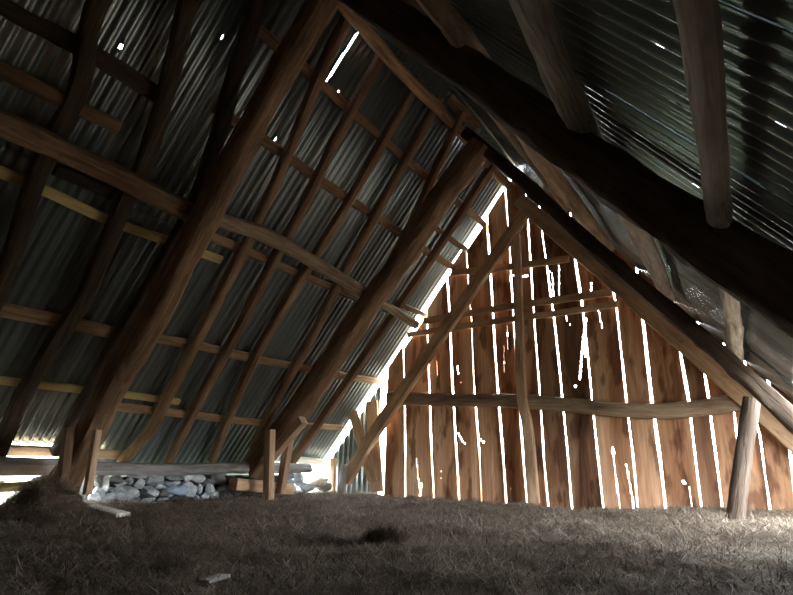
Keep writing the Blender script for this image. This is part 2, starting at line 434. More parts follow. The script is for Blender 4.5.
# ------------------------------------------------------------------ battens above the left rafters
BOFF = 0.375
def onward(P, q0):
    return [P[0] - Vector((0, 1.7, 0))] + P if q0[0] < 0 else P
def bt(pts, w, label, mat=WOOD_BATTEN, off=BOFF, h=.045, shape='hewn', group='battens of the left slope', ends=None):
    P = onward([onL(q, off) for q in pts], pts[0])
    return tag(timber('roof_batten', P, w, h, NL, mat, shape, wob=.10 if shape != 'sawn' else .02, ends=ends), label, 'batten', group)
bt([(-30, -16), (53, 32), (100, 58), (157, 95)], .10, 'dark batten high in the upper left corner', WOOD_SHADED)
bt([(215, 108), (272, 146), (325, 184), (372, 214), (410, 240)], .085, 'brown batten passing over the slim rafters midway between ridge and pole purlin')
bt([(250, 22), (321, 84), (369, 127), (396, 152), (426, 177), (470, 212), (493, 233)], .085, 'brown batten nearest below the ridge on the left slope')
bt([(412, 243), (440, 260), (463, 273)], .08, 'short batten end reaching the bright roof edge, just above the upper gable rail end')
bt([(428, 222), (450, 238), (472, 254)], .07, 'short thin batten by the bright roof edge, third from the ridge in the last bay')
bt([(55, 170), (84, 183), (112, 196)], .08, 'short dark batten just under the dark pole purlin at far left', WOOD_SHADED)
bt([(200, 232), (245, 250), (300, 274), (366, 302)], .075, 'crooked thin batten just below the pale curved pole')
bt([(396, 303), (412, 309), (430, 317)], .07, 'short pale batten piece in the last bay beside the pole end')
bt([(-20, 305), (60, 321), (119, 334)], .10, 'brown sawn batten across the near left bay, between the two yellow boards', shape='sawn')
bt([(128, 333), (200, 346), (250, 357), (316, 370), (386, 383)], .085, 'long batten at mid height of the left slope from hewn rafter to gable')
bt([(112, 406), (176, 413), (230, 420), (278, 424), (342, 428)], .075, 'lowest long batten of the left slope above the grey wall plate')
bt([(-30, 160), (37, 187), (106, 219), (162, 239), (221, 260)], .075, 'upper yellow sawn pine batten in the dark left bay', WOOD_YELLOW, shape='sawn', h=.03, ends=(1,))
bt([(-20, 378), (60, 387), (120, 394), (179, 402)], .06, 'lower yellow sawn pine batten at far left', WOOD_YELLOW, shape='sawn', h=.03, ends=(1,))
bt([(-20, 449), (60, 452), (122, 455)], .09, 'brown eave board under the notched sheet ends at bottom left', WOOD_SAWN, shape='sawn', h=.03)
bt([(290, 459), (310, 461), (333, 464)], .09, 'pale eave board at the bright corner left of the gable', WOOD_PALE, shape='sawn', h=.03)

# ------------------------------------------------------------------ pole purlins, ridge timbers
def pole(name, P, d, up, mat, label, cat, shape='round', **k):
    return tag(timber(name, P, d, d, up, mat, shape, **k), label, cat)
pole('purlin_pole', onward([onL(q, .19) for q in [(-40, 105), (0, 122), (95, 165), (190, 213), (204, 220)]], (-1, 0)), .135, NL, WOOD_HEWN, 'dark squared pole purlin running in from the left edge', 'purlin', 'hewn', wob=.04)
pole('purlin_pole', [onL(q, .19) for q in [(205, 216), (256, 232), (293, 250), (321, 267), (367, 295)]], .13, NL, WOOD_LOG, 'pale curved round pole purlin between the massive and the gnarled rafter', 'purlin', wob=.06, ends=(1,))
pole('purlin_pole', [onL(q, .20) for q in [(372, 298), (396, 311), (416, 325)]], .105, NL, WOOD_LOG, 'short pale pole purlin stub right of the gnarled rafter', 'purlin', wob=.06, ends=(1,))
pole('roof_batten', onward([onL(q, .33) for q in [(-20, 58), (50, 94), (118, 126)]], (-1, 0)), .095, NL, WOOD_HEWN, 'round stub log above the dark pole purlin at upper left', 'batten', ends=(1,))
pole('ridge_pole', [onL(q, .20) for q in [(338, -2), (372, 38), (408, 78), (440, 110)]], .10, NL, WOOD_BATTEN, 'brown ridge pole at top centre above the slim rafters', 'ridge pole', 'hewn')
pole('ridge_pole', [onL(q, .34) for q in [(436, 106), (466, 138), (498, 175), (529, 206)]], .10, NL, WOOD_BATTEN, 'farther ridge pole behind the second truss apex ending at the gable peak', 'ridge pole', 'hewn')
pole('ridge_board', [onR(q, .14) for q in [(404, 44), (440, 88), (476, 126)]], .11, NRT, WOOD_BATTEN, 'light edged board right of the ridge pole, tucked under the black rafter', 'board', 'hewn')
pole('purlin_log', [onR(q, .125) for q in [(686, -40), (702, 60), (716, 190), (736, 350), (740, 390)]], .078, NRT, WOOD_BARK, 'cracked grey purlin log at right, split in view by the black rafter', 'purlin', wob=.08, taper=1.45)
pole('purlin_log', [onR(q, .125) for q in [(520, -25), (560, 80), (595, 150), (648, 250), (668, 298)]], .12, NRT, WOOD_BARK, 'gnarled purlin log right of centre, second from the right', 'purlin', wob=.10)
pole('purlin_log', [onR(q, .13) for q in [(415, -20), (433, 2), (479, 63), (545, 165), (580, 212), (607, 250)]], .12, NRT, WOOD_LOG, 'square purlin with light left edge, third from the right', 'purlin', 'hewn')
pole('purlin_log', [onR(q, .15) for q in [(384, -25), (430, 28), (513, 137), (540, 172), (567, 208)]], .075, NRT, WOOD_LOG, 'thin bent purlin close to the gable peak on the right slope', 'purlin', 'hewn')

# ------------------------------------------------------------------ gable boarding
gable = tag(empty('wall_gable', (XA, YG, -.2)), kind='structure')
NLG = APEX + NL * SHEET_OFF
def roof_z(x, inset):
    return HR - inset + min(SHEET_OFF * SL / HALF - (XA - x) * HR / HALF, SHEET_OFF_R * SL / HALF - (x - XA) * HR / HALF)
gaps = {   # gap centre lines: photo positions, half width in metres
 1: ([(403.5, 345), (405, 406), (405.5, 493)], .017),
 2: ([(428, 345), (429, 382), (431.8, 458), (434, 495)], .024),
 3: ([(450, 325), (452.6, 382), (457, 458), (459, 500)], .017),
 4: ([(469, 290), (472, 325), (474, 382), (480, 458), (482, 500)], .016),
 5: ([(491, 280), (493.5, 325), (497, 382), (503, 458), (506, 500)], .018),
 6: ([(510, 255), (514, 325), (518, 382), (523.5, 458), (527, 502)], .017),
 7: ([(528, 225), (534.4, 325), (539, 382), (543.5, 458), (548, 505)], .013),
 8: ([(543, 240), (553.6, 315), (562, 396), (568, 458), (572, 505)], .017),
 9: ([(576, 265), (583, 311), (592, 399), (598, 458), (603, 506)], .015),
 10: ([(610, 275), (616, 305), (626, 400), (633, 458), (638, 508)], .017),
 11: ([(639, 290), (644, 329), (652, 400), (660, 458), (666, 511)], .020),
 12: ([(676, 325), (682, 362), (689, 402), (695.5, 458), (702, 513)], .018),
 13: ([(702, 355), (706, 382), (709, 400), (716, 458), (723, 513)], .014),
 14: ([(728, 375), (735, 420), (737, 436), (744, 500)], .012),
 15: ([(750, 395), (756, 420), (760, 436), (770, 510)], .016),
 16: ([(776, 415), (785, 425), (788, 436), (797, 510)], .017),
}
def gline(pts):
    P = sorted([onY(q, YG) for q in pts], key=lambda p: p.z)
    return np.array([p.z for p in P]), np.array([p.x for p in P])
def gx(k, z):
    zz, xx = G[k]
    s0 = (xx[-1] - xx[0]) / (zz[-1] - zz[0])
    z = np.asarray(z, float)
    v = np.interp(z, zz, xx)
    return v + np.where(z > zz[-1], (z - zz[-1]) * s0, 0) + np.where(z < zz[0], (z - zz[0]) * s0, 0)
G = {k: gline(p) for k, (p, _) in gaps.items()}
GW = {k: w * .62 for k, (_, w) in gaps.items()}
x0 = onY((385, 458), YG).x; G[0] = (np.array([-.4, 1.3]), np.array([x0, x0])); GW[0] = .010
for j in range(17, 22):
    dx = .30 * (j - 16); zz, xx = G[16]
    G[j] = (zz, xx + dx); GW[j] = .014
x00 = onY((371, 458), YG).x; G[-1] = (np.array([-.4, 1.3]), np.array([x00, x00])); GW[-1] = .0
cracks = [  # openings in the boards: photo polyline, half width in metres
 ([(416, 458), (418, 478), (420, 495)], .010), ([(420.5, 484), (420, 495)], .022),
 ([(441.7, 470.6)], .014), ([(469.7, 487)], .015), ([(493, 488)], .014), ([(511, 489)], .008), ([(441.5, 478)], .008),
 ([(458, 433), (462, 441), (465, 444)], .011), ([(481, 440), (484, 442)], .011),
 ([(586, 318), (584, 335), (582, 352), (580, 378)], .016), ([(586, 340), (585, 356)], .020), ([(575.6, 387)], .026),
 ([(612.6, 449), (613, 452)], .020), ([(613, 452), (616, 478), (619.5, 507)], .010), ([(626, 464), (630, 486), (634, 509)], .013),
 ([(683, 481), (685, 484)], .014), ([(689, 488), (691, 500), (693, 512)], .009),
 ([(504, 345), (504, 372)], .006), ([(507, 325), (508, 350)], .007), ([(457, 366), (458, 374)], .012), ([(461, 383)], .014),
 ([(598, 309), (602, 327)], .007), ([(566, 314), (567, 322)], .007), ([(570, 325)], .010),
 ([(559, 266), (559, 298)], .009), ([(510, 276), (532, 276)], .010), ([(510, 276), (512, 292)], .009), ([(531, 276), (533, 302)], .009),
 ([(543, 272), (552, 272)], .008), ([(552, 272), (554, 300)], .009), ([(528, 228)], .022), ([(543.5, 219)], .022),
 ([(604, 276)], .012), ([(591, 283), (591, 297)], .010), ([(437, 360), (438, 375)], .008)]
cracks = [(np.array([[onY(q, YG).x, onY(q, YG).z] for q in P]), w) for P, w in cracks]

TINT = [.9, 1.1, 1.25, 1.2, 1.25, 1.15, .8, .5, .45, .95, .9, .8, .42, .75, .7, .65, .7]  # board wood tones; left ones also lightened where hatch light falls off
def board(ka, kb, ztop_fn, zbot=-.42, y=YG, seed=0):
    nv = 150; nu = 30
    lo = zbot
    xm = lambda z: .5 * (gx(ka, z) + gx(kb, z))
    z = np.linspace(0, 1, nv + 1)
    # top follows the roof
    V = []; 
    ea = np.array([noise.noise(Vector((t * 5, seed, .3))) * .007 + noise.noise(Vector((t * 16, seed, 1.3))) * .003 for t in z])
    eb = np.array([noise.noise(Vector((t * 5, seed, 7.3))) * .007 + noise.noise(Vector((t * 16, seed, 9.3))) * .003 for t in z])
    ztop = ztop_fn(float(xm(np.array([1.5]))[0])) 
    for _ in range(6): ztop = max(ztop_fn(float(gx(ka, ztop))), ztop_fn(float(gx(kb, ztop))), ztop_fn(float(xm(np.array([ztop]))[0])))
    if ztop < lo + .3: ztop = lo + .3
    zz = lo + z * (ztop - lo)
    xa = gx(ka, zz) + GW[ka] + ea; xb = gx(kb, zz) - GW[kb] + eb
    warp = NR.uniform(-.006, .006)
    P = np.zeros((nv + 1, nu + 1, 3))
    for j in range(nu + 1):
        t = j / nu
        x = xa * (1 - t) + xb * t
        P[:, j, 0] = x; P[:, j, 2] = zz
        # slanted cut along the roof slope
        cutz = np.array([ztop_fn(float(v)) for v in x])
        top = np.minimum(zz, np.maximum(cutz, lo + .2)) if j in range(nu + 1) else zz
        P[:, j, 2] = top
        P[:, j, 1] = y + warp * math.cos(t * math.pi) + .004 * math.sin(seed + t * 4)
    org = Vector((float(xm(np.array([lo]))[0]), y, lo))
    idx = np.arange((nv + 1) * (nu + 1)).reshape(nv + 1, nu + 1)
    q = np.stack([idx[:-1, :-1], idx[:-1, 1:], idx[1:, 1:], idx[1:, :-1]], -1).reshape(-1, 4)
    Pf = P.reshape(-1, 3); c = Pf[q].mean(1)
    keep = np.ones(len(q), bool)
    area = (Pf[q[:, 3], 2] - Pf[q[:, 0], 2]) + (Pf[q[:, 2], 2] - Pf[q[:, 1], 2])
    keep &= area > 1e-5
    for pts, w in cracks:
        if len(pts) == 1: d = np.hypot(c[:, 0] - pts[0, 0], c[:, 2] - pts[0, 1])
        else:
            d = np.full(len(c), 9.)
            for a, b in zip(pts, pts[1:]):
                ab = b - a; t = np.clip(((c[:, 0] - a[0]) * ab[0] + (c[:, 2] - a[1]) * ab[1]) / (ab @ ab), 0, 1)
                d = np.minimum(d, np.hypot(c[:, 0] - a[0] - t * ab[0], c[:, 2] - a[1] - t * ab[1]))
        keep &= d > w * .7
    q = q[keep]
    # local X along the board, Y across
    loc = np.stack([Pf[:, 2] - org.z, Pf[:, 0] - org.x, Pf[:, 1] - org.y], -1)
    R = Matrix((Vector((0, 0, 1)), Vector((1, 0, 0)), Vector((0, 1, 0)))).transposed().to_4x4()
    me = bpy.data.meshes.new('plank'); me.from_pydata(loc.tolist(), [], q.tolist()); me.validate()
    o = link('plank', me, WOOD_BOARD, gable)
    R.translation = org - Vector(gable.location); o.matrix_local = R
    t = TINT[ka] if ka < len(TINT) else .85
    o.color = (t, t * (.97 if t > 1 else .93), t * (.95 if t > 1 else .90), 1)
    md = o.modifiers.new('thickness', 'SOLIDIFY'); md.thickness = .024; md.offset = 0
    return o
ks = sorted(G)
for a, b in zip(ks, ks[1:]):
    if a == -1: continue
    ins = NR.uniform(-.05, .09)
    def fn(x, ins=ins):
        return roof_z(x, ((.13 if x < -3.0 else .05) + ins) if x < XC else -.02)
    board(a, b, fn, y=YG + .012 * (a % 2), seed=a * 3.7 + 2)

# short boards and tin at the left corner of the gable
def gb(pts, w, h, y, mat, shape='sawn', up=YV, **k): return timber('plank', [onY(q, y) for q in pts], w, h, up, mat, shape, parent=gable, **k)
gb([(371.5, 401), (378.5, 440), (379, 492)][0:1] + [(377, 492)], .19, .022, YG - .02, WOOD_SAWN, wob=.02)
gb([(353, 412), (373, 482)], .15, .022, YG - .045, WOOD_SAWN, wob=.02)
tin_y = YG + .05
xs = np.linspace(onY((333, 470), tin_y).x, onY((378, 470), tin_y).x, 90); zs = np.linspace(-.30, 1.2, 60)
V = []; Fc = []
for j, zv in enumerate(zs):
    for i, xv in enumerate(xs):
        V.append((xv, tin_y + .012 * math.sin(2 * math.pi * xv / .085), min(zv, roof_z(xv, .10))))
n_ = len(xs)
for j in range(len(zs) - 1):
    for i in range(n_ - 1):
        a = j * n_ + i
        if V[a + n_][2] - V[a][2] > 1e-6: Fc.append((a, a + 1, a + n_ + 1, a + n_))
me = bpy.data.meshes.new('corrugated_sheet'); me.from_pydata([(v[0] - XA, v[1] - YG, v[2] + .2) for v in V], [], Fc)
me.polygons.foreach_set('use_smooth', [True] * len(me.polygons))
tin = link('corrugated_sheet', me, METAL, gable); tin.modifiers.new('t', 'SOLIDIFY').thickness = .0012

# ------------------------------------------------------------------ timbers on the gable
def gt(name, pts, w, h, y, mat, label, cat, shape='sawn', **k):
    return tag(timber(name, [onY(q, y) for q in pts], w, h, UPV if abs(pts[0][0] - pts[-1][0]) > 60 else YV, mat, shape, **k), label, cat)
gt('gable_rail', [(452, 273), (500, 268), (569, 259)], .05, .085, YG - .06, WOOD_SAWN, 'short topmost rail across the gable boards near the peak', 'rail', wob=.03)
gt('gable_rail', [(424, 321), (516, 305.5), (560, 299.5), (612, 292)], .05, .085, YG - .06, WOOD_SAWN, 'upper dark rail of the close pair across the middle of the gable', 'rail', wob=.04)
gt('gable_rail', [(408, 335), (516, 318.5), (560, 313), (617, 304)], .055, .07, YG - .062, WOOD_SAWN, 'lower lit rail of the close pair across the middle of the gable', 'rail', wob=.03)
gt('gable_beam', [(388, 398), (450, 400), (516, 401), (560, 404), (620, 409.5), (680, 410.5), (743, 402)], .11, .155, YG - .075, WOOD_LOG, 'thick sagging log beam across the lower gable boards', 'beam', 'hewn', wob=.05)
gt('gable_post', [(517, 236), (519, 310), (521.5, 390), (528, 430), (534, 503)], .085, .07, YG - .15, WOOD_SAWN, 'upright post in the middle of the gable, standing in the hay', 'post', wob=.02, taper=1.4)
gt('leaning_post', [(752, 398), (744, 450), (735, 520)], .115, .11, Y2 + .35, WOOD_OLD, 'bark grey leaning post under the rafter at the right end of the gable', 'post', 'round', wob=.05, taper=1.05)
gt('sill_log', [(744, 518), (780, 516), (850, 515)], .11, .10, YG - .18, WOOD_HEWN, 'dark low log lying along the gable foot right of the leaning post', 'log', 'hewn')
tag(timber('corner_post', [onY((333.5, 458), YG - .05), onY((332, 492), YG - .05)], .075, .06, YV, WOOD_SAWN, 'sawn'), 'small pale corner post at the bright opening left of the tin sheet', 'post')
tag(timber('corner_stake', [onY((343.5, 464), YG - .25), onY((341, 500), YG - .25)], .075, .05, YV, WOOD_GREY, 'hewn', taper=1.5), 'short tapering stake at the foot of the sloping gable brace', 'stake')

# ------------------------------------------------------------------ truss feet
def post(pts, y, w, label, mat=WOOD_SAWN, d=.09):
    P = [onY(q, y) for q in pts]; P[-1].z -= .08
    return tag(timber('truss_post', P, w, w * .9, YV, mat, 'sawn', wob=.02), label, 'post')
post([(97.5, 430), (89.5, 482)], Y1 - .13, .05, 'lit short post on the right side of the nearest truss foot')
post([(69, 428), (63.5, 480)], Y1 - .13, .07, 'dark short post on the left side of the nearest truss foot', WOOD_HEWN)
post([(270, 430), (269, 499)], Y2 - .30, .092, 'pale sawn post in front of the gnarled rafter foot')
post([(289, 440), (281, 485)], Y2 + .02, .085, 'second pale post behind the sawn one at the gnarled rafter foot')
tag(timber('sole_block', [onX((233, 484), -4.50), onX((290, 489), -4.42)], .14, .12, UPV, WOOD_SAWN, 'sawn', wob=.02), 'squared wooden block lying under the gnarled rafter foot', 'block')
sp = tag(timber('splice_timber', [onY(q, Y2 - .13) for q in [(266, 462), (285, 440), (303, 420)]], .10, .10, NL, WOOD_SAWN, 'sawn', wob=.03, ends=(1,)), 'short timber fixed along the lower gnarled rafter, with a pale cut end', 'timber')

# wall plate on the stone wall
tag(timber('wall_plate', [onX(q, -4.78) for q in [(88, 468), (170, 469.5), (250, 467.5), (306, 468)]], .20, .115, UPV, WOOD_GREY, 'hewn', wob=.07), 'grey weathered wall plate log lying on the stones', 'wall plate')
tag(timber('wall_plate', onward([onX(q, -4.78) for q in [(-60, 466), (0, 466.5), (60, 467.5), (84, 468)]], (-1, 0)), .20, .13, UPV, WOOD_GREY, 'hewn', wob=.05), 'blue grey wall plate at far left above the bright eave slot', 'wall plate')

# ------------------------------------------------------------------ hay floor
def hz(x, y):
    b = -.205 - .05 * max(0, min(1, (2.6 - y) / 2)) + .07 * max(0, min(1, (x + 1.6) / 1.5)) * max(0, min(1, (y - 2.2) / 1.8))
    v = Vector((x * 1.3, y * 1.3, 0))
    b += .045 * noise.noise(v) + .034 * noise.noise(v * 3.1) + .020 * noise.noise(v * 8.3)
    d = math.hypot((x + 4.16) / .36, (y - 1.98) / .30)
    b += .17 * math.exp(-d * d * 1.2)
    return b
gxn, gyn = 190, 240
X0, X1, YB0, YE = -5.05, 1.34, YB, YG + .02
xs = np.linspace(X0, X1, gxn); ys = np.linspace(YB0, YE, gyn)
V = [(x, y, hz(x, y)) for y in ys for x in xs]
Fc = [(j * gxn + i, j * gxn + i + 1, (j + 1) * gxn + i + 1, (j + 1) * gxn + i) for j in range(gyn - 1) for i in range(gxn - 1)]
me = bpy.data.meshes.new('floor'); me.from_pydata(V, [], Fc)
me.polygons.foreach_set('use_smooth', [True] * len(me.polygons))
fl = link('floor', me, HAYBED); tag(fl, kind='structure')

def strands(name, P, length, width, pitch_sd, lift, tones, parent=None):
    """curved ribbons of dry grass, five points each"""
    n = len(P); k = 5
    yaw = NR.uniform(0, 2 * np.pi, n); pit = NR.normal(0, pitch_sd, n)
    L = length * NR.uniform(.35, 1.3, n); curl = NR.normal(0, .75, n); droop = NR.normal(0, .5, n)
    t = np.linspace(-.5, .5, k)
    V = np.zeros((n, k, 2, 3))
    for j, tt in enumerate(t):
        a = yaw + curl * tt
        x = P[:, 0] + L * tt * np.cos(a) * np.cos(pit); y = P[:, 1] + L * tt * np.sin(a) * np.cos(pit)
        z = P[:, 2] + lift + L * np.sin(pit) * tt - droop * L * (tt * tt) * .6
        wv = width * (1 - abs(tt) * 1.2)
        for s, sg in enumerate((-1, 1)):
            V[:, j, s, 0] = x - sg * wv * np.sin(a); V[:, j, s, 1] = y + sg * wv * np.cos(a); V[:, j, s, 2] = z
    idx = np.arange(n * k * 2).reshape(n, k, 2)
    q = np.stack([idx[:, :-1, 0], idx[:, :-1, 1], idx[:, 1:, 1], idx[:, 1:, 0]], -1).reshape(-1, 4)
    me = bpy.data.meshes.new(name)
    me.vertices.add(n * k * 2); me.vertices.foreach_set('co', V.reshape(-1).astype(np.float32))
    me.loops.add(len(q) * 4); me.loops.foreach_set('vertex_index', q.reshape(-1).astype(np.int32))
    me.polygons.add(len(q)); me.polygons.foreach_set('loop_start', np.arange(0, len(q) * 4, 4, dtype=np.int32))
    me.update(calc_edges=True)
    at = me.attributes.new('tone', 'FLOAT', 'POINT'); at.data.foreach_set('value', np.repeat(tones, k * 2).astype(np.float32))
    return link(name, me, HAY, parent)

# scatter over the part of the loft the camera looks across, thicker nearby
pts = []
while len(pts) < 115000:
    r = 0.9 + 6.9 * NR.random(20000) ** 1.05
    a = YAW + NR.uniform(-.80, .80, 20000)
    x = -r * np.sin(a); y = r * np.cos(a)
    ok = (x > -4.66) & (x < 1.22) & (y < YG - .10) & (y > .1)
    pts += list(zip(x[ok], y[ok]))
pts = pts[:115000]
P = np.array([(x, y, hz(x, y)) for x, y in pts])
tone = np.clip(NR.beta(1.1, 2.0, len(P)) + np.array([.25 * noise.noise(Vector((p[0] * 2, p[1] * 2, 4))) for p in P]), 0, 1)
hay = strands('hay', P, .12, .0016, .34, .016, tone)
tag(hay, 'brown dry hay covering the whole loft floor', 'hay', kind='stuff')

def clump(cx, cy_, rx, ry, hh, n, label, tones=(.0, .6), L=.13):
    c = Vector((cx, cy_, hz(cx, cy_)))
    a = NR.uniform(0, 2 * np.pi, n); r = np.sqrt(NR.random(n))
    x = cx + rx * r * np.cos(a); y = cy_ + ry * r * np.sin(a)
    top = hh * (1 - r ** 2) * NR.uniform(.3, 1, n)
    P = np.stack([x, y, np.array([hz(p, q) for p, q in zip(x, y)]) + top], -1)
    o = strands('hay_tuft', P, L, .0017, .5, .005, NR.uniform(tones[0], tones[1], n))
    # dense heart so that the tuft is not see-through
    bm = bmesh.new(); bmesh.ops.create_icosphere(bm, subdivisions=4, radius=1)
    for v in bm.verts:
        q = v.co.copy(); s = 1 + .25 * noise.noise(q * 3 + c)
        v.co = Vector((cx + q.x * rx * .8 * s, cy_ + q.y * ry * .8 * s, hz(cx, cy_) - .02 + max(q.z, -.3) * hh * .8 * s))
    me = bpy.data.meshes.new('heart'); bm.to_mesh(me); bm.free()
    h = link('matted_heart', me, HAYBED, o)
    for p in me.polygons: p.use_smooth = True
    return tag(o, label, 'hay', kind='stuff')
pm = on(385, 541, Vector((0, 0, 1)), Vector((0, 0, -.2)))
clump(pm.x, pm.y, .13, .10, .075, 2600, 'dark tuft of hay lying in front of the gable at centre', (.0, .35))
pm = on(68, 497, Vector((0, 0, 1)), Vector((0, 0, -.10)))
clump(-4.08, 1.98, .26, .24, .10, 5200, 'heap of hay banked against the two short posts at left', (.25, .9), .16)

# ------------------------------------------------------------------ stone wall under the plate
wl = bpy.data.meshes.new('wall_left')
bm = bmesh.new(); bmesh.ops.create_cube(bm, size=1)
bmesh.ops.subdivide_edges(bm, edges=bm.edges, cuts=14, use_grid_fill=True)
ya, yb = onX((92, 490), -4.78).y, onX((292, 490), -4.78).y
for v in bm.verts:
    q = v.co.copy()
    v.co = Vector((-4.97 + q.x * .24, (ya + yb) / 2 + q.y * (yb - ya), -.17 + q.z * .36))
    v.co += Vector((noise.noise(v.co * 9), noise.noise(v.co * 9 + Vector((5, 0, 0))), noise.noise(v.co * 9 + Vector((0, 5, 0))))) * .03
bm.to_mesh(wl); bm.free()
tag(link('wall_left', wl, RUBBLE), kind='structure')

def stone(cx, cy_, w, h, rot, tint, x=-4.78, depth=None, seed=0, label=None, smooth=.0):
    c = onX((cx, cy_), x); dist = (c - EYE).length
    # size of a thing facing the loft seen under the wall's slant
    d = ray(cx, cy_); px = 1 / F * dist / d.dot(FWD) ** 0 
    ww = w * px / max(.5, abs(d.normalized().x)) ; hh = h * px
    dd = depth or (.45 * ww + .4 * hh)
    bm = bmesh.new(); bmesh.ops.create_icosphere(bm, subdivisions=4, radius=1)
    rs = random.Random(seed)
    for _ in range(rs.randint(8, 11)):         # cleave flat faces
        nn = Vector((rs.gauss(0, 1), rs.gauss(0, 1), rs.gauss(0, 1))).normalized(); lim = rs.uniform(.48, .80) + smooth
        for v in bm.verts:
            e = v.co.dot(nn) - lim
            if e > 0: v.co -= nn * e
    for v in bm.verts:
        v.co *= 1 + .05 * noise.noise(v.co * 2.5 + Vector((seed, 0, 0))) + .02 * noise.noise(v.co * 7 + Vector((seed, 0, 0)))
    ext = [max(abs(v.co[i]) for v in bm.verts) for i in range(3)]
    for v in bm.verts:
        v.co = Vector((v.co.x / ext[0] * dd * .5, v.co.y / ext[1] * ww * .5, v.co.z / ext[2] * hh * .5))
    me = bpy.data.meshes.new('wall_stone'); bm.to_mesh(me); bm.free()
    me.polygons.foreach_set('use_smooth', [True] * len(me.polygons)); me.set_sharp_from_angle(angle=math.radians(22))
    o = link('wall_stone', me, STONE)
    o.location = c; o.rotation_euler = (rot, 0, rs.uniform(-.2, .2)); o.color = (*tint, 1)
    tag(o, label or 'angular grey rubble stone packed among others in the low wall', 'stone', 'rubble stones of the low wall')
    return o
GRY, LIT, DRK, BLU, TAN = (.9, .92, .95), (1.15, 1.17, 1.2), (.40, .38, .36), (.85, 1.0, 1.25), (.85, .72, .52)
def A(x, y): return 80 + x / 8.81, 455 + y / 8.81
def B(x, y): return 155 + x / 8.81, 455 + y / 8.81
def D(x, y): return 230 + x / 6.61, 450 + y / 6.6
k1, k2 = 8.81, 6.6
S = []
for (x, y, w, h, r, t, lab) in [
    (165, 345, 125, 160, .5, GRY, 'large slanting grey stone right beside the lit truss post'),
    (225, 240, 42, 150, .25, LIT, 'thin upright stone sliver under the plate near the lit truss post'),
    (268, 372, 95, 85, .6, LIT, None), (300, 215, 120, 75, 0, DRK, 'dark brown stone tucked under the left end of the plate'),
    (425, 335, 195, 115, -.1, LIT, 'big faceted light stone in the lower left of the low wall'),
    (410, 425, 185, 58, .03, LIT, 'flat pale slab at the foot of the low wall, behind the pale board'),
    (650, 225, 185, 95, 0, GRY, 'big squared grey block in the upper middle of the low wall'),
    (615, 325, 155, 95, 0, LIT, 'rounded pale stone below the big squared block'),
    (590, 410, 150, 52, .05, LIT, None), (520, 185, 140, 42, -.05, GRY, None), (525, 250, 65, 85, .3, LIT, None),
    (430, 225, 65, 66, .5, GRY, None), (350, 250, 90, 45, .2, GRY, None), (300, 310, 90, 45, -.2, GRY, None),
    (740, 150, 105, 62, .1, LIT, None), (700, 270, 80, 45, 0, LIT, None), (775, 260, 70, 66, 0, GRY, None),
    (630, 440, 165, 52, 0, LIT, None), (740, 400, 95, 52, .2, GRY, None), (745, 345, 90, 60, 0, DRK, None), (490, 395, 66, 46, 0, DRK, None),
    (470, 245, 80, 60, .3, DRK, None), (170, 230, 80, 110, 0, DRK, None), (360, 300, 70, 50, 0, GRY, None)]:
    S.append((*A(x, y), w / k1, h / k1, r, t, lab))
for (x, y, w, h, r, t, lab) in [
    (175, 115, 75, 55, .3, LIT, 'small pale stone sitting highest against the wall plate'),
    (255, 150, 165, 50, 0, BLU, 'flat bluish slab directly under the wall plate'),
    (165, 205, 140, 42, .02, GRY, None), (280, 200, 85, 52, 0, LIT, None), (380, 215, 108, 85, -.2, LIT, 'pointed light stone below the right end of the bluish slab'),
    (145, 255, 130, 46, .1, LIT, None), (265, 255, 120, 62, 0, LIT, None), (480, 235, 110, 58, -.1, DRK, None),
    (565, 215, 110, 115, -.7, DRK, 'large dark slanting stone at the shaded right part of the low wall'),
    (205, 322, 170, 92, 0, BLU, 'broad stone with a blue tinge in the middle of the low wall'),
    (312, 312, 95, 115, 0, LIT, None), (110, 335, 95, 66, 0, GRY, None), (395, 295, 46, 85, 0, LIT, None), (480, 305, 90, 76, -.6, LIT, None),
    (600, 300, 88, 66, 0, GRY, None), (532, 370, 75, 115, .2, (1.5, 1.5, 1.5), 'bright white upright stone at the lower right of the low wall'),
    (430, 390, 86, 115, -.3, LIT, None), (265, 420, 140, 76, 0, GRY, 'rounded grey stone at the foot of the low wall, left of the dark hollow'),
    (130, 430, 90, 55, 0, LIT, None), (40, 430, 90, 55, .2, LIT, None), (640, 365, 76, 76, 0, GRY, None),
    (700, 290, 100, 120, 0, DRK, None), (375, 395, 66, 85, .2, GRY, None), (660, 215, 90, 66, 0, DRK, None), (460, 262, 86, 46, 0, DRK, None),
    (590, 370, 70, 80, 0, DRK, None), (500, 440, 80, 50, 0, DRK, None), (745, 400, 80, 60, 0, DRK, None)]:
    S.append((*B(x, y), w / k1, h / k1, r, t, lab))
for (x, y, w, h, r, t, lab) in [
    (40, 265, 110, 115, 0, DRK, 'big dark stone left of the wooden block'),
    (450, 192, 76, 76, .2, GRY, 'grey stone right of the two pale posts, nearest the plate end'), (400, 165, 66, 46, 0, GRY, None),
    (500, 247, 130, 60, .1, GRY, 'long grey stone lying at the bright corner right of the posts'), (405, 250, 66, 36, 0, LIT, None), (420, 282, 100, 36, 0, GRY, None),
    (590, 215, 150, 66, .2, TAN, 'tan stone in the bright corner opening'), (630, 244, 80, 56, 0, DRK, None), (392, 208, 56, 46, 0, GRY, None),
    (150, 292, 60, 46, 0, DRK, None), (340, 300, 60, 34, 0, TAN, None)]:
    S.append((*D(x, y), w / k2, h / k2, r, t, lab))
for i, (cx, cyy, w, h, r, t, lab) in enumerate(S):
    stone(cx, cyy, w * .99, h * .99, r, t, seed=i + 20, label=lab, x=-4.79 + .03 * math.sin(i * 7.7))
stone(38, 485, 17, 10, .1, TAN, seed=201, label='yellowish stone at the bright eave slot left of the nearest truss foot')
